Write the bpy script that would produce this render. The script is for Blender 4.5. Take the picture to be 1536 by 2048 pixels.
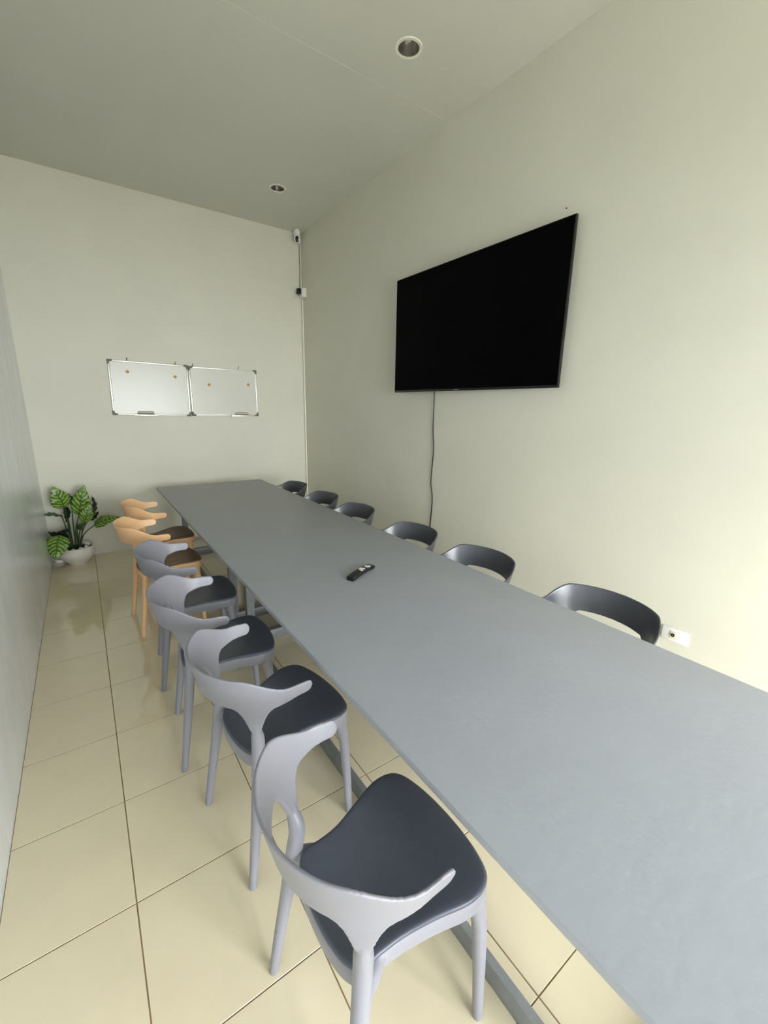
import bpy, bmesh, math, random
from mathutils import Vector, Matrix
random.seed(7)
for o in list(bpy.data.objects): bpy.data.objects.remove(o)
scene = bpy.context.scene
COL = scene.collection

# ------------------------------------------------------------------ camera
CAM_H = 1.57
cam_d = bpy.data.cameras.new('camera'); cam = bpy.data.objects.new('camera', cam_d); COL.objects.link(cam)
cam_d.sensor_fit = 'HORIZONTAL'; cam_d.sensor_width = 36.0; cam_d.lens = 36.0 * 843.96 / 1536.0
cam_d.clip_start = 0.02; cam_d.clip_end = 100
RIGHT = Vector((0.81717401, -0.57611411, 0.01786567))
DOWN = Vector((-0.12409428, -0.20611805, -0.97062658))
FWD = Vector((0.5628741, 0.79095378, -0.23992677))
m = Matrix((RIGHT, -DOWN, -FWD)).transposed().to_4x4(); m.translation = Vector((0, 0, CAM_H))
cam.matrix_world = m
scene.camera = cam

# ------------------------------------------------------------------ room sizes (metres)
XL, XR, YB, YF, ZC = -0.395, 2.43, 5.24, -2.45, 3.565
WIN = (0.10, 2.36, 0.04, 2.20)          # glazed opening in the front wall: x0, x1, z0, z1

# ------------------------------------------------------------------ world, window light, exposure
w = bpy.data.worlds.new('world'); scene.world = w; w.use_nodes = True
bg = w.node_tree.nodes['Background']
bg.inputs['Color'].default_value = (0.93, 0.97, 1.0, 1); bg.inputs['Strength'].default_value = 27.5
pl = bpy.data.lights.new('window_portal', 'AREA'); pl.shape = 'RECTANGLE'
pl.size = WIN[1] - WIN[0]; pl.size_y = WIN[3] - WIN[2]; pl.cycles.is_portal = True
po = bpy.data.objects.new('window_portal', pl); COL.objects.link(po)
po.location = ((WIN[0] + WIN[1]) / 2, YF - 0.12, (WIN[2] + WIN[3]) / 2); po.rotation_euler = (math.radians(90), 0, 0)
vs = scene.view_settings
vs.view_transform = 'Standard'; vs.look = 'None'; vs.gamma = 1.0; vs.use_curve_mapping = False
vs.exposure = 0.0

# ------------------------------------------------------------------ materials
def srgb(r, g, b):
    f = lambda c: (c / 255 / 12.92) if c / 255 <= 0.04045 else ((c / 255 + 0.055) / 1.055) ** 2.4
    return (f(r), f(g), f(b), 1)

def mat(name, col, rough=0.5, metal=0.0, spec=0.5, noise=None, bump=None, coat=0.0, stretch=None, rnd=0.0):
    """noise=(scale, amount): mottled colour; bump=(scale, strength, distance); rnd: brightness spread per object"""
    M = bpy.data.materials.new(name); M.use_nodes = True
    nt = M.node_tree; N = nt.nodes; L = nt.links; p = N['Principled BSDF']
    c = srgb(*col)
    p.inputs['Base Color'].default_value = c; p.inputs['Roughness'].default_value = rough
    p.inputs['Metallic'].default_value = metal; p.inputs['Specular IOR Level'].default_value = spec
    p.inputs['Coat Weight'].default_value = coat; p.inputs['Coat Roughness'].default_value = 0.03
    tc = N.new('ShaderNodeTexCoord'); mp = N.new('ShaderNodeMapping'); L.new(tc.outputs['Object'], mp.inputs['Vector'])
    if stretch: mp.inputs['Scale'].default_value = stretch
    src = None
    if noise:
        n = N.new('ShaderNodeTexNoise'); n.inputs['Scale'].default_value = noise[0]; n.inputs['Detail'].default_value = 6
        n.inputs['Roughness'].default_value = 0.6
        L.new(mp.outputs['Vector'], n.inputs['Vector'])
        r = N.new('ShaderNodeValToRGB'); a = noise[1]
        r.color_ramp.elements[0].position = 0.3; r.color_ramp.elements[1].position = 0.7
        r.color_ramp.elements[0].color = (c[0] * (1 - a), c[1] * (1 - a), c[2] * (1 - a), 1)
        r.color_ramp.elements[1].color = (min(1, c[0] * (1 + a)), min(1, c[1] * (1 + a)), min(1, c[2] * (1 + a)), 1)
        L.new(n.outputs['Fac'], r.inputs['Fac']); src = r.outputs['Color']; L.new(src, p.inputs['Base Color'])
    if rnd:
        oi = N.new('ShaderNodeObjectInfo'); mr = N.new('ShaderNodeMapRange')
        mr.inputs['To Min'].default_value = 1 - rnd; mr.inputs['To Max'].default_value = 1 + rnd
        L.new(oi.outputs['Random'], mr.inputs['Value'])
        h = N.new('ShaderNodeHueSaturation'); L.new(mr.outputs['Result'], h.inputs['Value'])
        if src: L.new(src, h.inputs['Color'])
        else: h.inputs['Color'].default_value = c
        L.new(h.outputs['Color'], p.inputs['Base Color'])
    if bump:
        n2 = N.new('ShaderNodeTexNoise'); n2.inputs['Scale'].default_value = bump[0]; n2.inputs['Detail'].default_value = 4
        L.new(mp.outputs['Vector'], n2.inputs['Vector'])
        b = N.new('ShaderNodeBump'); b.inputs['Strength'].default_value = bump[1]; b.inputs['Distance'].default_value = bump[2]
        L.new(n2.outputs['Fac'], b.inputs['Height']); L.new(b.outputs['Normal'], p.inputs['Normal'])
    return M

M = {}
M['wall'] = mat('wall_paint', (222, 220, 205), 0.6, noise=(1.3, 0.035), bump=(9, 0.3, 0.004))
M['wall_left'] = mat('skimmed_cement_paint', (226, 231, 234), 0.22, noise=(1.8, 0.07), bump=(2.6, 0.5, 0.012), stretch=(1, 1.3, 0.6))
M['ceiling'] = mat('ceiling_paint', (212, 211, 200), 0.5, noise=(1.0, 0.03), bump=(40, 0.15, 0.002))
M['tile'] = mat('polished_beige_tile', (229, 217, 186), 0.06, noise=(5, 0.025), rnd=0.012, spec=0.75, coat=0.35)
M['grout'] = mat('brown_grout', (140, 118, 88), 0.9, noise=(14, 0.25))
M['table'] = mat('painted_grey_tabletop', (150, 154, 161), 0.38, noise=(2.0, 0.035), bump=(38, 0.35, 0.003))
M['steel'] = mat('painted_grey_steel', (118, 121, 121), 0.45, noise=(20, 0.12))
M['gplastic'] = mat('grey_plastic', (132, 132, 141), 0.40, bump=(500, 0.05, 0.0005))
M['gseat'] = mat('dark_slate_seat', (73, 78, 91), 0.40, noise=(30, 0.06))
M['dplastic'] = mat('charcoal_plastic', (72, 74, 82), 0.30, spec=0.7, bump=(500, 0.05, 0.0005))
M['tplastic'] = mat('tan_plastic', (240, 194, 146), 0.42, bump=(500, 0.05, 0.0005))
M['tseat'] = mat('brown_seat', (112, 86, 60), 0.5)
M['black'] = mat('black_screen', (3, 3, 4), 0.55, spec=0.04)
M['blackp'] = mat('black_plastic', (14, 14, 16), 0.35)
M['bezel'] = mat('dark_bezel', (12, 12, 14), 0.35)
M['white'] = mat('white_plastic', (246, 246, 241), 0.35)
M['cream'] = mat('cream_plastic', (240, 236, 222), 0.35)
M['board'] = mat('whiteboard_enamel', (224, 223, 213), 0.26, spec=0.4)
M['alu'] = mat('white_aluminium', (250, 250, 240), 0.28, metal=0.6)
M['corner'] = mat('grey_corner_cap', (100, 98, 86), 0.5)
M['gold'] = mat('gold_magnet', (196, 150, 62), 0.35, metal=0.3)
M['tray'] = mat('grey_tray', (196, 190, 170), 0.6)
M['chrome'] = mat('brushed_reflector', (158, 152, 145), 0.3, metal=0.8)
M['ring'] = mat('downlight_ring', (232, 230, 214), 0.45)
M['bulb'] = mat('frosted_bulb', (225, 222, 215), 0.4)
M['pot'] = mat('white_ribbed_pot', (226, 222, 212), 0.5, noise=(20, 0.04))
M['soil'] = mat('dark_soil', (34, 30, 26), 0.95, noise=(60, 0.4), bump=(80, 0.8, 0.01))
M['stone'] = mat('white_stone', (222, 220, 212), 0.7, noise=(30, 0.1))
M['stem'] = mat('plant_stem', (52, 78, 36), 0.5)
M['frame'] = mat('white_window_frame', (225, 225, 222), 0.4)
M['paving'] = mat('concrete_paving', (165, 163, 156), 0.85, noise=(3, 0.08))
M['btnw'] = mat('white_button', (240, 240, 238), 0.4)
M['btnr'] = mat('red_button', (190, 70, 70), 0.4)
M['logo'] = mat('grey_print', (120, 122, 124), 0.5)
M['lens'] = mat('camera_face', (8, 8, 9), 0.15)

def glass_mat():
    G = bpy.data.materials.new('window_glass'); G.use_nodes = True; nt = G.node_tree; N = nt.nodes; L = nt.links
    for n in list(N):
        if n.type != 'OUTPUT_MATERIAL': N.remove(n)
    t = N.new('ShaderNodeBsdfTransparent'); g = N.new('ShaderNodeBsdfGlossy'); g.inputs['Roughness'].default_value = 0.02
    f = N.new('ShaderNodeFresnel'); f.inputs['IOR'].default_value = 1.3; x = N.new('ShaderNodeMixShader')
    L.new(f.outputs[0], x.inputs[0]); L.new(t.outputs[0], x.inputs[1]); L.new(g.outputs[0], x.inputs[2])
    L.new(x.outputs[0], [n for n in N if n.type == 'OUTPUT_MATERIAL'][0].inputs['Surface'])
    return G
M['glass'] = glass_mat()

def leaf_mat(name, dark, light, amt):
    G = bpy.data.materials.new(name); G.use_nodes = True; nt = G.node_tree; N = nt.nodes; L = nt.links; p = N['Principled BSDF']
    uv = N.new('ShaderNodeUVMap'); uv.uv_map = 'UVMap'; sp = N.new('ShaderNodeSeparateXYZ'); L.new(uv.outputs[0], sp.inputs[0])
    def mth(op, a, b=None):
        n = N.new('ShaderNodeMath'); n.operation = op
        for i, v in enumerate((a, b)):
            if v is None: continue
            if isinstance(v, (int, float)): n.inputs[i].default_value = v
            else: L.new(v, n.inputs[i])
        return n.outputs[0]
    au = mth('ABSOLUTE', mth('SUBTRACT', sp.outputs['X'], 0.5))
    ns = N.new('ShaderNodeTexNoise'); ns.inputs['Scale'].default_value = 5; L.new(uv.outputs[0], ns.inputs['Vector'])
    ph = mth('ADD', mth('MULTIPLY', mth('SUBTRACT', sp.outputs['Y'], mth('MULTIPLY', au, 0.45)), 44.0), mth('MULTIPLY', ns.outputs['Fac'], 8.0))
    s = mth('SINE', ph)
    s2 = mth('ADD', s, mth('MULTIPLY', mth('SUBTRACT', ns.outputs['Fac'], 0.5), 4.0))
    mid = mth('MULTIPLY', mth('LESS_THAN', au, 0.035), 3.0)
    r = N.new('ShaderNodeMapRange'); r.inputs['From Min'].default_value = 0.1 + amt; r.inputs['From Max'].default_value = 0.9 + amt
    L.new(mth('SUBTRACT', s2, mid), r.inputs['Value'])
    mx = N.new('ShaderNodeMix'); mx.data_type = 'RGBA'
    mx.inputs[6].default_value = srgb(*dark); mx.inputs[7].default_value = srgb(*light)
    L.new(r.outputs['Result'], mx.inputs[0]); L.new(mx.outputs[2], p.inputs['Base Color'])
    p.inputs['Roughness'].default_value = 0.35
    return G
M['leaf'] = leaf_mat('variegated_leaf', (60, 102, 34), (150, 178, 78), -0.45)
M['leafd'] = leaf_mat('dark_leaf', (20, 34, 22), (48, 70, 36), 0.7)
M['leafm'] = leaf_mat('mid_green_leaf', (46, 82, 38), (120, 150, 70), 0.5)

# ------------------------------------------------------------------ mesh helpers
def link(name, me, parent=None):
    o = bpy.data.objects.new(name, me); COL.objects.link(o)
    if parent: o.parent = parent
    return o

def obj(name, bm, material, parent=None, smooth=False, loc=None, rotz=0.0):
    bmesh.ops.recalc_face_normals(bm, faces=bm.faces)
    me = bpy.data.meshes.new(name); bm.to_mesh(me); bm.free()
    if material: me.materials.append(M[material] if isinstance(material, str) else material)
    if smooth:
        for p in me.polygons: p.use_smooth = True
        if smooth != 'all': me.set_sharp_from_angle(angle=math.radians(38))
    o = link(name, me, parent)
    if loc: o.location = loc
    o.rotation_euler.z = rotz
    return o

def empty(name, loc=(0, 0, 0), rotz=0.0, parent=None):
    o = link(name, None, parent); o.location = loc; o.rotation_euler.z = rotz; o.empty_display_size = 0.1
    return o

def tag(o, label=None, cat=None, group=None, kind=None):
    if label: o['label'] = label
    if cat: o['category'] = cat
    if group: o['group'] = group
    if kind: o['kind'] = kind
    return o

def bx(bm, x0, x1, y0, y1, z0, z1, bevel=0.0, seg=2):
    r = bmesh.ops.create_cube(bm, size=1.0)
    vs_ = r['verts']
    for v in vs_:
        v.co = Vector(((x0 + x1) / 2 + v.co.x * (x1 - x0), (y0 + y1) / 2 + v.co.y * (y1 - y0), (z0 + z1) / 2 + v.co.z * (z1 - z0)))
    if bevel:
        es = list({e for v in vs_ for e in v.link_edges})
        bmesh.ops.bevel(bm, geom=es, offset=bevel, segments=seg, affect='EDGES', profile=0.5)
    return bm

def box(name, x0, x1, y0, y1, z0, z1, material, parent=None, bevel=0.0, seg=2):
    return obj(name, bx(bmesh.new(), x0, x1, y0, y1, z0, z1, bevel, seg), material, parent, smooth=bool(bevel))

def catmull(P, n=8):
    P = [Vector(p) for p in P]; out = []
    Q = [2 * P[0] - P[1]] + P + [2 * P[-1] - P[-2]]
    for i in range(1, len(Q) - 2):
        for k in range(n):
            t = k / n; a, b, c, d = Q[i - 1:i + 3]
            out.append(0.5 * ((2 * b) + (c - a) * t + (2 * a - 5 * b + 4 * c - d) * t * t + (3 * b - a - 3 * c + d) * t ** 3))
    out.append(P[-1]); return out

def tube(bm, pts, radii, n=12, cap=True):
    pts = [Vector(p) for p in pts]
    if isinstance(radii, (int, float)): radii = [radii] * len(pts)
    rings = []; up = None
    for i, p in enumerate(pts):
        d = (pts[min(i + 1, len(pts) - 1)] - pts[max(i - 1, 0)]).normalized()
        if up is None: up = Vector((1, 0, 0)) if abs(d.x) < 0.8 else Vector((0, 0, 1))
        s = d.cross(up).normalized(); up = s.cross(d).normalized()
        rings.append([bm.verts.new(p + radii[i] * (math.cos(2 * math.pi * k / n) * s + math.sin(2 * math.pi * k / n) * up)) for k in range(n)])
    for a, b in zip(rings, rings[1:]):
        for k in range(n): bm.faces.new((a[k], a[(k + 1) % n], b[(k + 1) % n], b[k]))
    if cap: bm.faces.new(rings[0][::-1]); bm.faces.new(rings[-1])
    return bm

def lathe(bm, prof, n=32, c=(0, 0, 0), axis='Z'):
    """prof: list of (r, h); r=0 ends close"""
    c = Vector(c); rings = []
    def put(r, h, a):
        x, y = r * math.cos(a), r * math.sin(a)
        return c + (Vector((x, y, h)) if axis == 'Z' else Vector((x, h, y)) if axis == 'Y' else Vector((h, x, y)))
    for r, h in prof:
        if r < 1e-6: rings.append([bm.verts.new(put(0, h, 0))])
        else: rings.append([bm.verts.new(put(r, h, 2 * math.pi * k / n)) for k in range(n)])
    for a, b in zip(rings, rings[1:]):
        for k in range(n):
            j = (k + 1) % n
            if len(a) == 1 and len(b) == 1: continue
            if len(a) == 1: bm.faces.new((a[0], b[k], b[j]))
            elif len(b) == 1: bm.faces.new((a[k], a[j], b[0]))
            else: bm.faces.new((a[k], a[j], b[j], b[k]))
    return bm

# ------------------------------------------------------------------ the room
T = 0.12
def slab(name, mt, *b): return tag(box(name, *b, mt), kind='structure')
wb_ = slab('wall_back', 'wall', XL - T, XR + T, YB, YB + T, -0.1, ZC + 0.3)
wl_ = slab('wall_left', 'wall_left', XL - T, XL, YF - T, YB, -0.1, ZC + 0.3)
wr_ = slab('wall_right', 'wall', XR, XR + T, YF - T, YB, -0.1, ZC + 0.3)
bm = bmesh.new()
bx(bm, XL, WIN[0], YF - T, YF, -0.1, ZC + 0.3); bx(bm, WIN[1], XR, YF - T, YF, -0.1, ZC + 0.3)
bx(bm, WIN[0], WIN[1], YF - T, YF, WIN[3], ZC + 0.3); bx(bm, WIN[0], WIN[1], YF - T, YF, -0.1, WIN[2])
tag(obj('wall_front', bm, 'wall'), kind='structure')
# glazed front
win = empty('window_1', ((WIN[0] + WIN[1]) / 2, YF - 0.06, WIN[2])); tag(win, kind='structure')
hw = (WIN[1] - WIN[0]) / 2; hh = WIN[3] - WIN[2]
bm = bmesh.new()
bx(bm, -hw, -hw + 0.05, -0.025, 0.025, 0, hh); bx(bm, hw - 0.05, hw, -0.025, 0.025, 0, hh)
bx(bm, -hw + 0.05, hw - 0.05, -0.025, 0.025, 0, 0.05); bx(bm, -hw + 0.05, hw - 0.05, -0.025, 0.025, hh - 0.05, hh)
obj('window_frame', bm, 'frame', win)
nx = 4; px = (2 * hw - 0.1) / nx
for i in range(1, nx): box('mullion', -hw + 0.05 + i * px - 0.02, -hw + 0.05 + i * px + 0.02, -0.02, 0.02, 0.05, hh - 0.05, 'frame', win)
box('transom', -hw + 0.05, hw - 0.05, -0.018, 0.018, 1.0, 1.04, 'frame', win)
for i in range(nx):
    for z0, z1 in ((0.05, 1.0), (1.04, hh - 0.05)):
        box('pane', -hw + 0.07 + i * px, -hw + 0.03 + (i + 1) * px, -0.003, 0.003, z0, z1, 'glass', win)
tag(box('terrace', -8, 10, -14, YF - T, -0.2, -0.02, 'paving'), kind='structure')
slab('light_seal_slab', 'wall', XL - T, XR + T, YF - T, YB + T, ZC + 0.3, ZC + 0.42)  # unseen slab added above the ceiling boards to keep sky light out

# floor: grout bed with every tile laid in it
floor = slab('floor', 'grout', XL, XR, YF - T, YB, -0.1, -0.0013)
P_ = 0.44; GX, GY, GAP = -0.042, 0.40, 0.0019
tile_cache = {}
def tile(x0, x1, y0, y1):
    key = (round(x1 - x0, 3), round(y1 - y0, 3))
    if key not in tile_cache:
        bm = bmesh.new(); hx, hy = key[0] / 2, key[1] / 2
        b = 0.0005
        lo = [bm.verts.new((sx * hx, sy * hy, -0.008)) for sx, sy in ((-1, -1), (1, -1), (1, 1), (-1, 1))]
        mi = [bm.verts.new((sx * hx, sy * hy, -b)) for sx, sy in ((-1, -1), (1, -1), (1, 1), (-1, 1))]
        hi = [bm.verts.new((sx * (hx - b), sy * (hy - b), 0)) for sx, sy in ((-1, -1), (1, -1), (1, 1), (-1, 1))]
        for a, c in ((lo, mi), (mi, hi)):
            for k in range(4): bm.faces.new((a[k], a[(k + 1) % 4], c[(k + 1) % 4], c[k]))
        bm.faces.new(hi); bm.faces.new(lo[::-1])
        me = bpy.data.meshes.new('tile'); bmesh.ops.recalc_face_normals(bm, faces=bm.faces); bm.to_mesh(me); bm.free()
        me.materials.append(M['tile']); tile_cache[key] = me
    o = link('tile', tile_cache[key], floor); o.location = ((x0 + x1) / 2, (y0 + y1) / 2, 0)
    return o
gx = sorted({XL, XR} | {GX + k * P_ for k in range(-3, 9) if XL + 0.01 < GX + k * P_ < XR - 0.01})
gy = sorted({YF, YB} | {GY + k * P_ for k in range(-12, 14) if YF + 0.01 < GY + k * P_ < YB - 0.01})
for a, b in zip(gx, gx[1:]):
    for c, d in zip(gy, gy[1:]):
        tile(a + GAP, b - GAP, c + GAP, d - GAP)

# ceiling: two boards that meet in a slightly stepped joint, holes for the downlights
LIGHTS = [(1.80, 2.37), (1.80, 4.36)]
ceil_ = empty('ceiling', (0, 0, ZC)); tag(ceil_, kind='structure')
def ceiling_board(y0, y1, z, holes):
    bm = bmesh.new()
    def loop(pts):
        v = [bm.verts.new((x, y, 0)) for x, y in pts]
        return [bm.edges.new((v[i], v[(i + 1) % len(v)])) for i in range(len(v))]
    es = loop([(XL, y0), (XR, y0), (XR, y1), (XL, y1)])
    for hx, hy in holes: es += loop([(hx + 0.064 * math.cos(k * math.pi / 16), hy + 0.064 * math.sin(k * math.pi / 16)) for k in range(32)])
    bmesh.ops.triangle_fill(bm, use_beauty=True, use_dissolve=False, edges=es)
    r = bmesh.ops.extrude_face_region(bm, geom=list(bm.faces))
    for g in r['geom']:
        if isinstance(g, bmesh.types.BMVert): g.co.z += 0.014
    o = obj('ceiling_board', bm, 'ceiling', ceil_); o.location.z = z - ZC
    return o
ceiling_board(YF, 2.70, ZC, [LIGHTS[0]])
ceiling_board(2.70, YB, ZC - 0.0012, [LIGHTS[1]])

# ------------------------------------------------------------------ meeting table
TX0, TX1, TY0, TY1, TZ, TT = 0.548, 1.610, -0.16, 4.73, 0.75, 0.022
table = empty('meeting_table', ((TX0 + TX1) / 2, (TY0 + TY1) / 2, 0))
tag(table, 'long grey painted meeting table on low steel frames in the room', 'table')
tcx, tcy = table.location.x, table.location.y
def tbox(name, x0, x1, y0, y1, z0, z1, mt, bevel=0.0):
    return box(name, x0 - tcx, x1 - tcx, y0 - tcy, y1 - tcy, z0, z1, mt, table, bevel)
tbox('tabletop', TX0, TX1, TY0, TY1, TZ - TT, TZ, 'table', 0.002)
RXa, RXb = 0.745, 1.300
for y in (0.06, 2.575, 2.955, 4.64):
    for x in (RXa, RXb): tbox('leg', x, x + 0.05, y, y + 0.05, 0.07, TZ - TT, 'steel', 0.002)
    tbox('cross_rail', RXa, RXb + 0.05, y, y + 0.05, 0.0, 0.07, 'steel', 0.002)
for y0, y1 in ((0.11, 2.575), (3.005, 4.64)):
    for x in (RXa, RXb + 0.025): tbox('long_rail', x, x + 0.025, y0, y1, 0.0, 0.07, 'steel', 0.002)

# ------------------------------------------------------------------ chairs
BX, ARM, S_POST, R0 = -0.035, 0.066, 0.228, 0.235      # band centre, straight arm, post position along the band
def band_point(s, z):
    """s: signed arc position (m); returns plan point and outward normal"""
    q = R0 * math.pi / 2; d = 0.23 * (0.75 - z); rx, ry = 0.224 - d, 0.248 - d
    a = abs(s); sg = 1 if s >= 0 else -1
    if a <= q:
        f = a / R0
        return Vector((BX - rx * math.cos(f), sg * ry * math.sin(f), z)), Vector((-math.cos(f) / rx, sg * math.sin(f) / ry, 0)).normalized()
    return Vector((BX + a - q, sg * ry, z)), Vector((0, sg, 0))
def smooth01(t): t = max(0, min(1, t)); return t * t * (3 - 2 * t)

def chair_meshes():
    bm = bmesh.new()
    S = R0 * math.pi / 2 + ARM; sp_ = S_POST
    n, mrows = 150, 14
    def profile(s):
        a = abs(s)
        top = 0.777 - 0.056 * smooth01((a - 0.19) / 0.16) - 0.003 * smooth01((a - 0.36) / 0.06)
        base = 0.656 if a < sp_ else 0.652 + 0.018 * smooth01((a - 0.27) / 0.12)
        d = abs(a - sp_) - 0.019; low = 0.565
        q = max(0, min(1, d / (0.062 if a < sp_ else 0.058)))
        bot = base - (base - low) * (1 - q) ** 2.3
        e = S - a; R = 0.023
        if e < R:
            mid = (top + bot) / 2; k = math.sqrt(max(0, 1 - ((R - e) / R) ** 2)); k = max(k, 0.08)
            top = mid + (top - mid) * k; bot = mid + (bot - mid) * k
        return bot, top
    grid_o, grid_i = [], []
    for i in range(n + 1):
        # denser toward the tips
        u = -1 + 2 * i / n; s = S * (1.12 * u - 0.12 * u ** 3) if abs(u) < 1 else S * u
        zb, zt = profile(s); ro, ri = [], []
        for j in range(mrows + 1):
            z = zb + (zt - zb) * j / mrows
            p, nm = band_point(s, z); th = 0.0046 + 0.006 * smooth01((0.645 - z) / 0.07)
            ro.append(bm.verts.new(p + nm * th)); ri.append(bm.verts.new(p - nm * th))
        grid_o.append(ro); grid_i.append(ri)
    for i in range(n):
        for j in range(mrows):
            a, b, c, d = grid_o[i][j], grid_o[i + 1][j], grid_o[i + 1][j + 1], grid_o[i][j + 1]; bm.faces.new((a, b, c, d))
            a, b, c, d = grid_i[i][j], grid_i[i][j + 1], grid_i[i + 1][j + 1], grid_i[i + 1][j]; bm.faces.new((a, b, c, d))
        for j in (0, mrows): bm.faces.new((grid_o[i][j], grid_i[i][j], grid_i[i + 1][j], grid_o[i + 1][j]))
    for i in (0, n):
        for j in range(mrows): bm.faces.new((grid_o[i][j], grid_o[i][j + 1], grid_i[i][j + 1], grid_i[i][j]))
    # rear legs running up into the posts
    for sg in (1, -1):
        def pp(z): q, _ = band_point(sg * sp_, z); return q
        path = [(-0.200, sg * 0.204, 0), (-0.178, sg * 0.193, 0.15), (-0.156, sg * 0.180, 0.30), (-0.141, sg * 0.169, 0.42), pp(0.51), pp(0.57), pp(0.62)]
        path = catmull(path, 6); rad = []
        for p in path:
            z = p.z
            rad.append(0.0135 + 0.0075 * min(1, z / 0.40) if z < 0.44 else 0.0215 - 0.015 * smooth01((z - 0.52) / 0.10))
        tube(bm, path, rad, 16)
        # web from rear leg to the seat frame
        tube(bm, [(-0.138, sg * 0.167, 0.424), (-0.10, sg * 0.145, 0.424), (-0.05, sg * 0.12, 0.43)], [0.021, 0.023, 0.014], 14)
        path = catmull([(0.212, sg * 0.192, 0), (0.203, sg * 0.187, 0.2), (0.196, sg * 0.180, 0.34), (0.185, sg * 0.168, 0.42)], 6)
        rad = [0.0135 + 0.006 * min(1, p.z / 0.34) + 0.008 * smooth01((p.z - 0.35) / 0.07) for p in path]
        tube(bm, path, rad, 16)
    # seat frame (shell)
    OUT = seat_outline()
    def ring(scale, dz, fz):
        return [bm.verts.new((p.x * scale + 0.03 * (1 - scale), p.y * scale, fz(p.x * scale + 0.03 * (1 - scale), p.y * scale) + dz)) for p in OUT]
    rings = [ring(0.35, -0.030, seat_z), ring(0.80, -0.034, seat_z), ring(0.965, -0.058, seat_z), ring(0.997, -0.050, seat_z), ring(1.0, -0.022, seat_z), ring(0.985, -0.004, seat_z), ring(0.9, -0.003, seat_z), ring(0.35, -0.003, seat_z)]
    N = len(OUT)
    for a, b in zip(rings, rings[1:]):
        for k in range(N): bm.faces.new((a[k], a[(k + 1) % N], b[(k + 1) % N], b[k]))
    bm.faces.new(rings[0][::-1]); bm.faces.new(rings[-1])
    bmesh.ops.recalc_face_normals(bm, faces=bm.faces)
    me = bpy.data.meshes.new('chair_raw'); bm.to_mesh(me); bm.free()
    o = link('chair_raw', me)
    md = o.modifiers.new('r', 'REMESH'); md.mode = 'VOXEL'; md.voxel_size = 0.0031
    md = o.modifiers.new('s', 'SMOOTH'); md.factor = 0.5; md.iterations = 10
    dg = bpy.context.evaluated_depsgraph_get()
    full = bpy.data.meshes.new_from_object(o.evaluated_get(dg)); bpy.data.objects.remove(o)
    # split the moulded body into its parts, keeping the common normals
    VN = [v.normal.copy() for v in full.vertices]
    groups = {'backrest': [], 'rl': [], 'rr': [], 'fl': [], 'fr': [], 'seat_frame': []}
    def axis(z): # rear leg axis
        pts = [(-0.200, 0.204, 0), (-0.156, 0.180, 0.30), (-0.141, 0.169, 0.42), (-0.127, 0.158, 0.51)]
        for (x0, y0, z0), (x1, y1, z1) in zip(pts, pts[1:]):
            if z <= z1: t = (z - z0) / (z1 - z0); return x0 + t * (x1 - x0), y0 + t * (y1 - y0)
        return pts[-1][:2]
    for p in full.polygons:
        c = p.center
        if c.z > 0.505: k = 'backrest'
        else:
            ax, ay = axis(c.z)
            if math.hypot(c.x - ax, abs(c.y) - ay) < 0.034: k = 'rl' if c.y > 0 else 'rr'
            elif c.z < 0.385 and c.x > 0.1: k = 'fl' if c.y > 0 else 'fr'
            else: k = 'seat_frame'
        groups[k].append(p)
    out = []
    for k, ps in groups.items():
        ids = {}; vs_, fs, ns = [], [], []
        for p in ps:
            f = []
            for vi in p.vertices:
                if vi not in ids: ids[vi] = len(vs_); vs_.append(full.vertices[vi].co.copy()); ns.append(VN[vi])
                f.append(ids[vi])
            fs.append(f)
        nm = 'leg' if len(k) == 2 else k
        me = bpy.data.meshes.new(nm); me.from_pydata(vs_, [], fs)
        for p in me.polygons: p.use_smooth = True
        me.normals_split_custom_set_from_vertices(ns)
        me.materials.append(M['gplastic']); out.append((nm, me))
    bpy.data.meshes.remove(full)
    # seat pad
    bm = bmesh.new()
    def ring2(scale, dz):
        return [bm.verts.new((p.x * scale + 0.03 * (1 - scale), p.y * scale, seat_z(p.x * scale + 0.03 * (1 - scale), p.y * scale) + dz)) for p in OUT]
    rs = [ring2(0.978, -0.010), ring2(0.992, -0.006), ring2(0.992, -0.001), ring2(0.980, 0.003), ring2(0.955, 0.0045)] + [ring2(q, 0.005) for q in (0.9, 0.8, 0.65, 0.5, 0.35, 0.2, 0.08)]
    for a, b in zip(rs, rs[1:]):
        for k in range(N): bm.faces.new((a[k], a[(k + 1) % N], b[(k + 1) % N], b[k]))
    bm.faces.new(rs[-1])
    bmesh.ops.recalc_face_normals(bm, faces=bm.faces)
    me = bpy.data.meshes.new('seat'); bm.to_mesh(me); bm.free()
    for p in me.polygons: p.use_smooth = True
    me.materials.append(M['gseat']); out.append(('seat', me))
    return out

def seat_outline():
    half = [(-0.163, 0.0), (-0.160, 0.06), (-0.148, 0.115), (-0.122, 0.147), (-0.08, 0.147), (-0.02, 0.153), (0.055, 0.174), (0.13, 0.197), (0.185, 0.196), (0.222, 0.172), (0.243, 0.12), (0.253, 0.06), (0.256, 0.0)]
    up = catmull([(x, y, 0) for x, y in half], 6)
    up[0].y = 0; up[-1].y = 0
    return up + [Vector((p.x, -p.y, 0)) for p in up[-2:0:-1]]
def seat_z(x, y):
    z = 0.453 + 0.021 * smooth01((x + 0.06) / 0.22)
    z -= 0.016 * math.exp(-((x + 0.02) / 0.12) ** 2 - (y / 0.12) ** 2)
    z -= 0.018 * smooth01((x - 0.185) / 0.10)
    z += 0.006 * smooth01((abs(y) - 0.10) / 0.08) * smooth01(1 - abs(x - 0.02) / 0.16)
    z -= 0.010 * smooth01((-x - 0.08) / 0.1)
    return z

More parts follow.
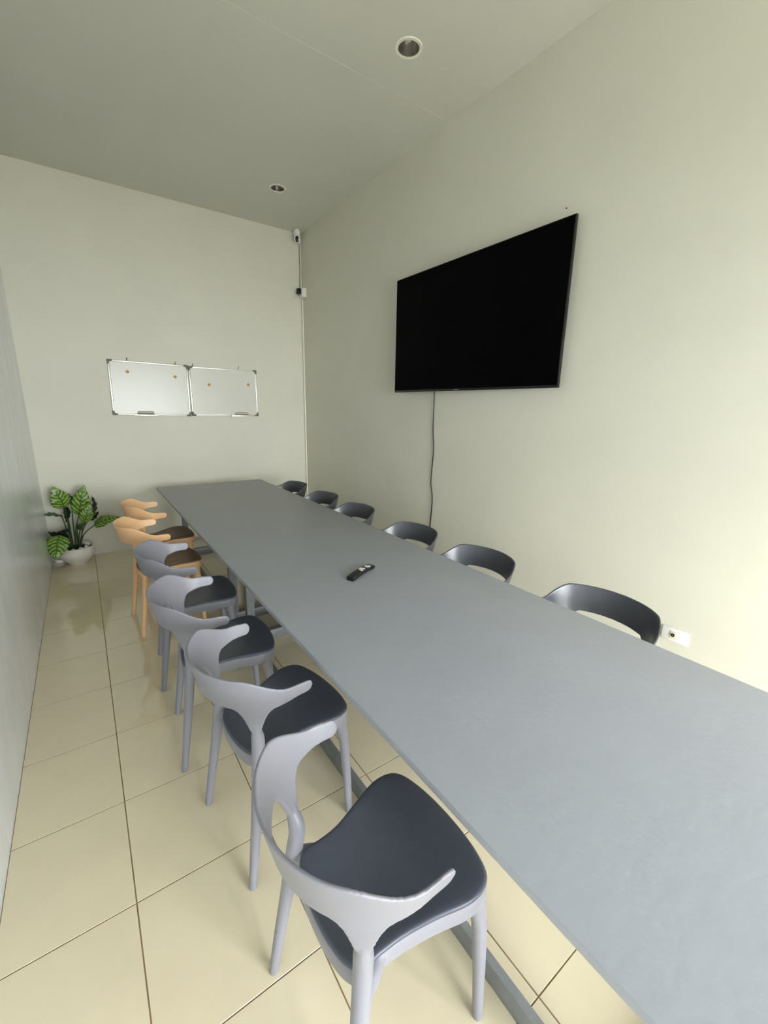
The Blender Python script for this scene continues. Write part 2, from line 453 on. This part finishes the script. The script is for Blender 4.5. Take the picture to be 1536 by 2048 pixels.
PARTS = chair_meshes()
def chair(x, y, deg, label, group, tan=False, dark=False):
    root = empty('tan_armchair' if tan else 'charcoal_armchair' if dark else 'grey_armchair', (x, y, 0), math.radians(deg)); tag(root, label, 'chair', group)
    for nm, me in PARTS:
        o = link(nm, me, root)
        if dark and nm != 'seat':
            o.material_slots[0].link = 'OBJECT'; o.material_slots[0].material = M['dplastic']
        if tan:
            o.material_slots[0].link = 'OBJECT'; o.material_slots[0].material = M['tseat' if nm == 'seat' else 'tplastic']
    return root
GL, GR = 'chairs along the left side of the table', 'chairs along the right side of the table'
chair(0.458, 0.662, 0.0, 'grey plastic armchair with dark seat, largest in view and nearest the camera', GL)
chair(0.456, 1.337, 6.5, 'grey plastic armchair with dark seat, second from the camera left of the table', GL)
chair(0.407, 1.922, -6.0, 'grey plastic armchair with dark seat, third from the camera left of the table', GL)
chair(0.418, 2.572, -5.3, 'grey plastic armchair with dark seat, next to the tan chairs left of the table', GL)
chair(0.366, 3.300, 3.2, 'tan plastic armchair with brown seat, next to the grey chairs', GL, True)
chair(0.455, 3.950, 0.0, 'tan plastic armchair with brown seat, farthest one on the left, by the plant', GL, True)
RX = 1.626
for y, deg, lb in ((0.795, 180, 'dark grey armchair on the right, nearest the camera, in front of the wall outlet'),
                   (1.500, 180, 'dark grey armchair on the right, second from the camera along the wall'),
                   (2.115, 180, 'dark grey armchair on the right in front of the hanging television cord'),
                   (2.855, 180, 'dark grey armchair on the right, third from the far corner'),
                   (3.450, 180, 'dark grey armchair on the right, second from the far corner'),
                   (4.120, 180, 'dark grey armchair on the right, farthest one by the back corner')):
    chair(RX, y + 0.02, deg, lb, GR, dark=True)

# ------------------------------------------------------------------ television
tv = empty('television', (2.35, 2.3595, 1.7045)); tag(tv, 'large black flat television mounted high on the right wall', 'television')
hw, hh = 0.8135, 0.913
box('screen', -0.0012, 0.004, -hw + 0.006, hw - 0.006, 0.016, hh - 0.006, 'black', tv)
box('bezel', 0.0, 0.022, -hw, hw, 0, hh, 'bezel', tv, 0.003)
box('rear_housing', 0.022, 0.055, -hw * 0.7, hw * 0.7, 0.12, hh * 0.72, 'blackp', tv, 0.006)
box('wall_bracket', 0.055, 0.079, -0.25, 0.25, 0.25, 0.62, 'blackp', tv)
box('logo_strip', -0.0018, 0.001, 0.015, 0.065, 0.005, 0.011, 'logo', tv)
bm = tube(bmesh.new(), catmull([(2.405, 2.71, 1.75), (2.412, 2.707, 1.69), (2.421, 2.712, 1.395), (2.423, 2.696, 1.23), (2.423, 2.712, 0.97), (2.423, 2.684, 0.80), (2.424, 2.698, 0.55), (2.424, 2.69, 0.38)], 10), 0.0045, 8)
bmesh.ops.translate(bm, verts=bm.verts, vec=-tv.location)
obj('power_cord', bm, 'blackp', tv, smooth='all')

# ------------------------------------------------------------------ whiteboards
def whiteboard(cx, cz, wd, ht, tilt, label, mags, tray, hooks, side):
    r = empty('whiteboard', (cx, YB, cz - ht / 2)); r.rotation_euler.y = tilt
    tag(r, label, 'whiteboard', 'whiteboards on the back wall')
    a, h = wd / 2, ht; fw = 0.020
    box('board_panel', -a + 0.012, a - 0.012, -0.016, -0.002, 0.012, h - 0.012, 'board', r)
    c = 0.040
    box('frame_rail', -a + c, a - c, -0.022, -0.001, h - fw, h, 'alu', r, 0.008, 4)
    box('frame_rail', -a + c, a - c, -0.022, -0.001, 0, fw, 'alu', r, 0.008, 4)
    for x0 in (-a, a - fw): box('frame_rail', x0, x0 + fw, -0.022, -0.001, c, h - c, 'alu', r, 0.008, 4)
    for sx in (-1, 1):
        for top in (0, 1):
            bm = bmesh.new()
            pts = [(0, 0), (c + 0.004, 0), (c + 0.004, fw * 0.75), (fw * 1.15, fw * 1.15), (fw * 0.75, c + 0.004), (0, c + 0.004)]
            f, b = [], []
            for px_, pz in pts:
                x = sx * (a + 0.001 - px_); z = (h + 0.001 - pz) if top else (pz - 0.001)
                f.append(bm.verts.new((x, -0.0245, z))); b.append(bm.verts.new((x, -0.0005, z)))
            bm.faces.new(f); bm.faces.new(b[::-1])
            for k in range(6): bm.faces.new((f[k], f[(k + 1) % 6], b[(k + 1) % 6], b[k]))
            obj('corner_cap', bm, 'corner', r)
    for hx in hooks:
        bm = bmesh.new(); tube(bm, [(hx, -0.004, h - 0.004), (hx, -0.010, h + 0.012), (hx + 0.006, -0.014, h + 0.03)], [0.006, 0.004, 0.003], 8)
        obj('hook', bm, 'corner', r, smooth='all')
    t0, t1 = tray
    bm = bmesh.new(); bx(bm, t0 - cx, t1 - cx, -0.060, -0.018, -0.004, 0.004, 0.002); bx(bm, t0 - cx, t1 - cx, -0.064, -0.058, -0.004, 0.012, 0.002)
    obj('pen_tray', bm, 'alu', r, smooth=True)
    er = empty('board_eraser', ((t0 + t1) / 2, YB - 0.040, cz - ht / 2 + (0.0042 if side == 'right' else 0.0062))); tag(er, 'grey board eraser lying on the tray of the %s whiteboard' % side, 'eraser', 'board erasers')
    box('felt_pad', -0.075, 0.075, -0.016, 0.016, 0.0, 0.014, 'corner', er, 0.002); box('grip', -0.075, 0.075, -0.016, 0.016, 0.013, 0.040, 'tray', er, 0.012, 4)
    for (mx, mz), wh in zip(mags, ('left', 'right')):
        bm = lathe(bmesh.new(), [(0, -0.025), (0.011, -0.025), (0.015, -0.022), (0.015, -0.0162), (0, -0.0162)], 20, (0, 0, 0), 'Y')
        tag(obj('magnet', bm, 'gold', smooth=True, loc=(mx, YB, mz)), 'round gold magnet at the upper %s of the %s whiteboard' % (wh, side), 'magnet', 'gold magnets on the whiteboards')
    return r
whiteboard(0.661, 1.715, 0.746, 0.543, math.radians(0.8), 'left whiteboard on the back wall, farther from the corner, leaning slightly', [(0.462, 1.880), (0.905, 1.853)], (0.475, 0.70), (-0.20, 0.25), 'left')
whiteboard(1.423, 1.709, 0.756, 0.532, 0.0, 'right whiteboard on the back wall, nearer the television wall', [(1.251, 1.787), (1.696, 1.806)], (1.47, 1.72), (-0.33, 0.17), 'right')

# ------------------------------------------------------------------ corner camera, plug and conduit
sc = empty('security_camera', (2.345, 5.15, 3.50)); tag(sc, 'small white dome security camera high in the back corner', 'camera')
bm = lathe(bmesh.new(), [(0, 0.068), (0.022, 0.066), (0.034, 0.056), (0.040, 0.040), (0.041, 0.022), (0.034, 0.006), (0.026, 0.0), (0, 0.0)], 28); obj('base_dome', bm, 'white', sc, smooth='all')
bm = lathe(bmesh.new(), [(0, 0.004), (0.026, 0.002), (0.037, -0.014), (0.040, -0.035), (0.037, -0.056), (0.026, -0.072), (0, -0.078)], 28); head = obj('camera_head', bm, 'white', sc, smooth='all')
bm = bmesh.new(); n = 28
dirv = Vector((-0.42, -0.86, -0.24)).normalized(); sd = dirv.cross(Vector((0, 0, 1))).normalized(); upv = sd.cross(dirv)
ctr = Vector((0, 0, -0.036)) + dirv * 0.034
rim_f, rim_b = [], []
for k in range(n):
    a = 2 * math.pi * k / n; ex = 0.019 * math.copysign(abs(math.cos(a)) ** 0.7, math.cos(a)); ez = 0.031 * math.copysign(abs(math.sin(a)) ** 0.8, math.sin(a))
    back = -0.008 * (ez / 0.031) ** 2 - 0.004 * (ex / 0.019) ** 2
    p = ctr + sd * ex + upv * ez + dirv * back
    rim_f.append(bm.verts.new(p + dirv * 0.014)); rim_b.append(bm.verts.new(p - dirv * 0.010))
cv = bm.verts.new(ctr + dirv * 0.0155)
for k in range(n):
    j = (k + 1) % n; bm.faces.new((rim_f[k], rim_f[j], cv)); bm.faces.new((rim_f[k], rim_b[k], rim_b[j], rim_f[j]))
obj('face_plate', bm, 'lens', head, smooth=True)
box('mount', -0.02, 0.02, 0.03, 0.09, 0.02, 0.05, 'white', sc, 0.004)
bm = tube(bmesh.new(), catmull([(2.368, 5.165, 3.455), (2.392, 5.20, 3.41), (2.402, 5.228, 3.33), (2.408, 5.230, 3.18), (2.402, 5.230, 3.05), (2.398, 5.226, 2.965)], 8), 0.0035, 8)
bmesh.ops.translate(bm, verts=bm.verts, vec=-sc.location)
obj('cable', bm, 'corner', sc, smooth='all')
sb = empty('socket_box', (2.43, 5.165, 2.90)); tag(sb, 'small white surface socket box on the right wall below the camera', 'socket')
box('socket_body', -0.045, 0, -0.05, 0.045, -0.05, 0.05, 'cream', sb, 0.004); box('cover_plate', -0.052, -0.045, -0.046, 0.041, -0.046, 0.046, 'white', sb, 0.002)
ad = empty('power_adapter', (2.362, 5.17, 2.915)); tag(ad, 'black plug adapter stuck in the white corner socket box', 'adapter')
box('adapter_body', -0.026, 0.012, -0.025, 0.03, -0.03, 0.03, 'blackp', ad, 0.005)
bm = bmesh.new(); bx(bm, 0.011, 0.018, -0.012, -0.007, -0.004, 0.004); bx(bm, 0.011, 0.018, 0.007, 0.012, -0.004, 0.004); obj('prongs', bm, 'chrome', ad)
box('cable_stub', -0.012, -0.002, -0.005, 0.005, -0.045, -0.03, 'blackp', ad)
cd = tag(box('conduit', XR - 0.016, XR, YB - 0.030, YB - 0.008, 0.0, 2.85, 'cream', None, 0.002), 'thin white plastic conduit running down the far right corner', 'conduit')

# ------------------------------------------------------------------ wall outlet
ou = empty('wall_outlet', (XR, 0.744, 0.432)); tag(ou, 'white wall outlet plate with one round jack, right of the nearest right chair', 'outlet')
box('face_plate', -0.008, 0, -0.060, 0.060, -0.036, 0.036, 'white', ou, 0.003)
ins = box('insert', -0.0105, -0.007, -0.035, 0.02, -0.022, 0.022, 'cream', ou, 0.001)
bm = lathe(bmesh.new(), [(0.0042, -0.0105), (0.0042, -0.015), (0.0088, -0.015), (0.0088, -0.0105)], 20, (0, 0.006, 0), 'X'); obj('jack_ring', bm, 'blackp', ins, smooth=True)

bm = lathe(bmesh.new(), [(0, -0.010), (0.0035, -0.009), (0.004, -0.007), (0.0016, -0.006), (0.0016, 0.0), (0, 0.0)], 12, (0, 0, 0), 'X')
tag(obj('wall_nail', bm, 'bezel', smooth=True, loc=(XR, 1.664, 2.695)), 'tiny dark nail in the right wall just above the television corner', 'nail')

# ------------------------------------------------------------------ downlights
for (x, y), lb in zip(LIGHTS, ('recessed round downlight in the ceiling nearer the camera, above the television side', 'recessed round downlight in the ceiling near the back corner')):
    dl = empty('downlight', (x, y, ZC if y < 2.7 else ZC - 0.0012)); tag(dl, lb, 'downlight', 'ceiling downlights')
    bm = lathe(bmesh.new(), [(0.061, 0.002), (0.061, -0.004), (0.066, -0.006), (0.078, -0.004), (0.081, 0.0), (0.061, 0.002)], 40); obj('trim_ring', bm, 'ring', dl, smooth=True)
    bm = lathe(bmesh.new(), [(0.0605, 0.0), (0.058, 0.02), (0.051, 0.045), (0.038, 0.068), (0.020, 0.08), (0, 0.08)], 40); obj('reflector', bm, 'chrome', dl, smooth='all')
    bm = lathe(bmesh.new(), [(0, 0.030), (0.013, 0.033), (0.019, 0.042), (0.018, 0.055), (0.012, 0.066), (0.012, 0.079), (0, 0.079)], 20); obj('bulb', bm, 'bulb', dl, smooth='all')

# ------------------------------------------------------------------ remote control
A, B = Vector((0.978, 1.648, TZ)), Vector((1.165, 1.741, TZ)); dr = (B - A)
rm = empty('remote_control', (A + B) / 2, math.atan2(dr.y, dr.x)); tag(rm, 'curved black remote control with white buttons lying on the table', 'remote')
LN = dr.length
def arch(t): return 0.007 * (1 - (2 * t - 1) ** 2)
bm = bmesh.new(); secs = []
for i in range(21):
    t = i / 20; x = (t - 0.5) * LN; z0 = arch(t); e = min(t, 1 - t) * LN
    wd = 0.023 * (0.86 + 0.14 * math.sqrt(max(0, 1 - max(0, 1 - e / 0.008) ** 2))); th = 0.019 - 0.004 * t
    sec = [(-wd, z0 + 0.003), (-wd * 0.8, z0), (wd * 0.8, z0), (wd, z0 + 0.003), (wd, z0 + th - 0.004), (wd * 0.85, z0 + th), (-wd * 0.85, z0 + th), (-wd, z0 + th - 0.004)]
    secs.append([bm.verts.new((x, yy, zz)) for yy, zz in sec])
for a, b in zip(secs, secs[1:]):
    for k in range(8): bm.faces.new((a[k], a[(k + 1) % 8], b[(k + 1) % 8], b[k]))
bm.faces.new(secs[0][::-1]); bm.faces.new(secs[-1])
obj('remote_body', bm, 'blackp', rm, smooth=True)
def rtop(t): return arch(t) + 0.019 - 0.004 * t
def rbutton(name, t, y, rx, ry, mt, inner=0.0):
    bm = bmesh.new(); x = (t - 0.5) * LN; n = 24; lo, hi, ih = [], [], []
    for k in range(n):
        a = 2 * math.pi * k / n; dx, dy = rx * math.cos(a), ry * math.sin(a); z = rtop(t + dx / LN)
        lo.append(bm.verts.new((x + dx, y + dy, z - 0.002))); hi.append(bm.verts.new((x + dx, y + dy, z + 0.0016)))
        if inner: ih.append(bm.verts.new((x + dx * inner, y + dy * inner, rtop(t + dx * inner / LN) + 0.0016)))
    for k in range(n):
        j = (k + 1) % n; bm.faces.new((lo[k], lo[j], hi[j], hi[k]))
        if inner: bm.faces.new((hi[k], hi[j], ih[j], ih[k]))
    if not inner: bm.faces.new(hi)
    return obj(name, bm, mt, rm, smooth=True)
rbutton('direction_ring', 0.80, 0.0, 0.017, 0.0145, 'btnw', 0.45)
for t, y, r in ((0.50, 0.006, 0.0085), (0.46, -0.008, 0.0075), (0.56, 0.010, 0.006), (0.57, -0.004, 0.008)): rbutton('button', t, y, r, r, 'btnw')
rbutton('button', 0.52, -0.012, 0.006, 0.004, 'btnr')
rbutton('label_strip', 0.22, 0.0, 0.003, 0.010, 'bezel')

# ------------------------------------------------------------------ potted plant
PC = Vector((-0.185, 5.045, 0))
pp = empty('potted_plant', PC); tag(pp, 'leafy variegated plant in a round white pot in the back left corner', 'plant')
prof = [(0, 0.0), (0.078, 0.0), (0.084, 0.004), (0.082, 0.010)]
for i in range(17):
    t = i / 16; r = 0.086 + 0.072 * math.sin(min(1, t * 1.45) * math.pi / 2) - 0.010 * smooth01((t - 0.7) / 0.3)
    prof.append((r + 0.0014 * (i % 2), 0.012 + 0.158 * t))
prof += [(0.147, 0.174), (0.140, 0.172), (0.136, 0.155), (0.132, 0.13)]
obj('pot', lathe(bmesh.new(), prof, 48), 'pot', pp, smooth='all')
bm = bmesh.new(); r = bmesh.ops.create_circle(bm, cap_ends=True, segments=32, radius=0.137)
bmesh.ops.translate(bm, verts=bm.verts, vec=(0, 0, 0.150)); obj('soil', bm, 'soil', pp)
def stone(x, y, z, s):
    bm = bmesh.new(); bmesh.ops.create_icosphere(bm, subdivisions=2, radius=s)
    for v in bm.verts:
        v.co *= 1 + random.uniform(-0.14, 0.14); v.co.z *= 0.7
    o = obj('stone', bm, 'stone', pp, smooth='all', loc=(x, y, z)); o.rotation_euler = (random.random(), random.random(), random.random() * 6)
for x, y, z, s in ((0.095, 0.03, 0.205, 0.034), (0.07, 0.075, 0.207, 0.03), (0.045, -0.095, 0.196, 0.024), (0.085, -0.06, 0.197, 0.022), (-0.02, -0.105, 0.194, 0.02), (-0.08, -0.07, 0.196, 0.022), (-0.06, 0.085, 0.2, 0.03)): stone(x, y, z - 0.034, s)

def leaf(base, tip, width, nrm, mt, droop=0.02, cup=0.12, root=(0.0, 0.0), bow=(0, 0, 0)):
    base, tip, nrm = Vector(base) - PC, Vector(tip) - PC, Vector(nrm).normalized()
    d = tip - base; Lh = d.length; side = d.cross(nrm).normalized(); nrm = side.cross(d).normalized()
    bm = bmesh.new(); uvl = bm.loops.layers.uv.new('UVMap'); nv, nu = 18, 8; G = []
    for i in range(nv + 1):
        t = i / nv; wv = math.sin(math.pi * t ** 0.72) ** 0.8 * (1 - 0.25 * t) if 0 < t < 1 else 0.02
        ctr = base + d * t - nrm * droop * (2 * t - 1) ** 2 * 1.0 + nrm * droop
        row = []
        for j in range(nu + 1):
            u = j / nu - 0.5; wav = 0.005 * math.sin(t * 21 + (3 if u > 0 else 0)) * abs(u) * 2
            row.append((bm.verts.new(ctr + side * u * width * wv * 1.05 + nrm * (-cup * abs(u) ** 1.4 * width * wv + wav)), (u + 0.5, t)))
        G.append(row)
    for i in range(nv):
        for j in range(nu):
            q = (G[i][j], G[i][j + 1], G[i + 1][j + 1], G[i + 1][j]); f = bm.faces.new([v for v, _ in q])
            for lp, (_, uv) in zip(f.loops, q): lp[uvl].uv = uv
    o = obj('leaf', bm, mt, pp, smooth='all'); sm = o.modifiers.new('thickness', 'SOLIDIFY'); sm.thickness = 0.0018; sm.offset = 0
    s0 = Vector((root[0], root[1], 0.145)); mid = (s0 + base) / 2 + Vector((0.25 * (s0.x - base.x), 0, 0.05)) * 0.6 + Vector(bow)
    st = tube(bmesh.new(), catmull([s0, mid, base - d * 0.0, base + d * 0.12 + nrm * droop * 0.3], 8), [0.0065 - 0.0035 * k / 24 for k in range(25)], 8)
    obj('stem', st, 'stem', pp, smooth='all')
F_ = (0.15, -1, 0.25)
leaf((-0.222, 5.02, 0.575), (-0.285, 4.99, 0.790), 0.175, (0.25, -1, 0.15), 'leaf', root=(-0.03, -0.01))
leaf((-0.120, 5.00, 0.49), (-0.042, 4.97, 0.790), 0.165, (-0.1, -1, 0.2), 'leaf', root=(0.0, -0.02))
leaf((-0.088, 4.96, 0.42), (-0.012, 4.95, 0.615), 0.12, (0.05, -1, 0.1), 'leaf', root=(0.02, 0.0))
leaf((-0.255, 5.03, 0.495), (-0.385, 4.93, 0.535), 0.12, (0.1, -0.25, 1), 'leafm', root=(-0.04, 0.0))
leaf((-0.295, 4.96, 0.325), (-0.350, 4.86, 0.115), 0.20, (-0.1, -1, 0.55), 'leaf', root=(-0.05, -0.03))
leaf((-0.285, 5.06, 0.315), (-0.378, 5.03, 0.350), 0.12, (0.05, -0.7, -1), 'leafd', root=(-0.06, 0.0))
leaf((-0.283, 5.04, 0.270), (-0.215, 5.02, 0.365), 0.10, (-0.4, -1, 0.1), 'leafd', root=(-0.05, -0.02))
leaf((-0.010, 5.02, 0.365), (0.215, 4.97, 0.435), 0.13, (-0.15, -0.85, 0.9), 'leaf', root=(0.03, -0.01), droop=0.03)
leaf((0.005, 5.10, 0.47), (0.005, 5.09, 0.655), 0.085, (0.85, -0.5, 0.1), 'leafd', root=(0.03, 0.02))
leaf((-0.060, 5.06, 0.41), (0.045, 5.05, 0.505), 0.07, (0.4, -0.7, -0.5), 'leafd', root=(0.04, 0.01))
leaf((-0.215, 5.08, 0.575), (-0.232, 5.07, 0.420), 0.075, (0.7, -0.8, 0), 'leafd', root=(-0.02, 0.02))
leaf((-0.165, 5.10, 0.585), (-0.195, 5.10, 0.705), 0.075, (0.8, -0.6, 0.1), 'leafd', root=(0.0, 0.03))
leaf((-0.150, 5.05, 0.34), (-0.075, 5.03, 0.40), 0.07, (0.3, -0.8, 0.5), 'leafm', root=(0.02, 0.02))
bl = empty('plant_saucer', (-0.335, 5.155, 0)); tag(bl, 'small white saucer edge on the floor behind the pot, under the drooping leaf', 'saucer')
obj('saucer_dish', lathe(bmesh.new(), [(0, 0), (0.036, 0), (0.05, 0.035), (0.046, 0.035), (0.033, 0.004), (0, 0.004)], 28), 'white', bl, smooth=True)
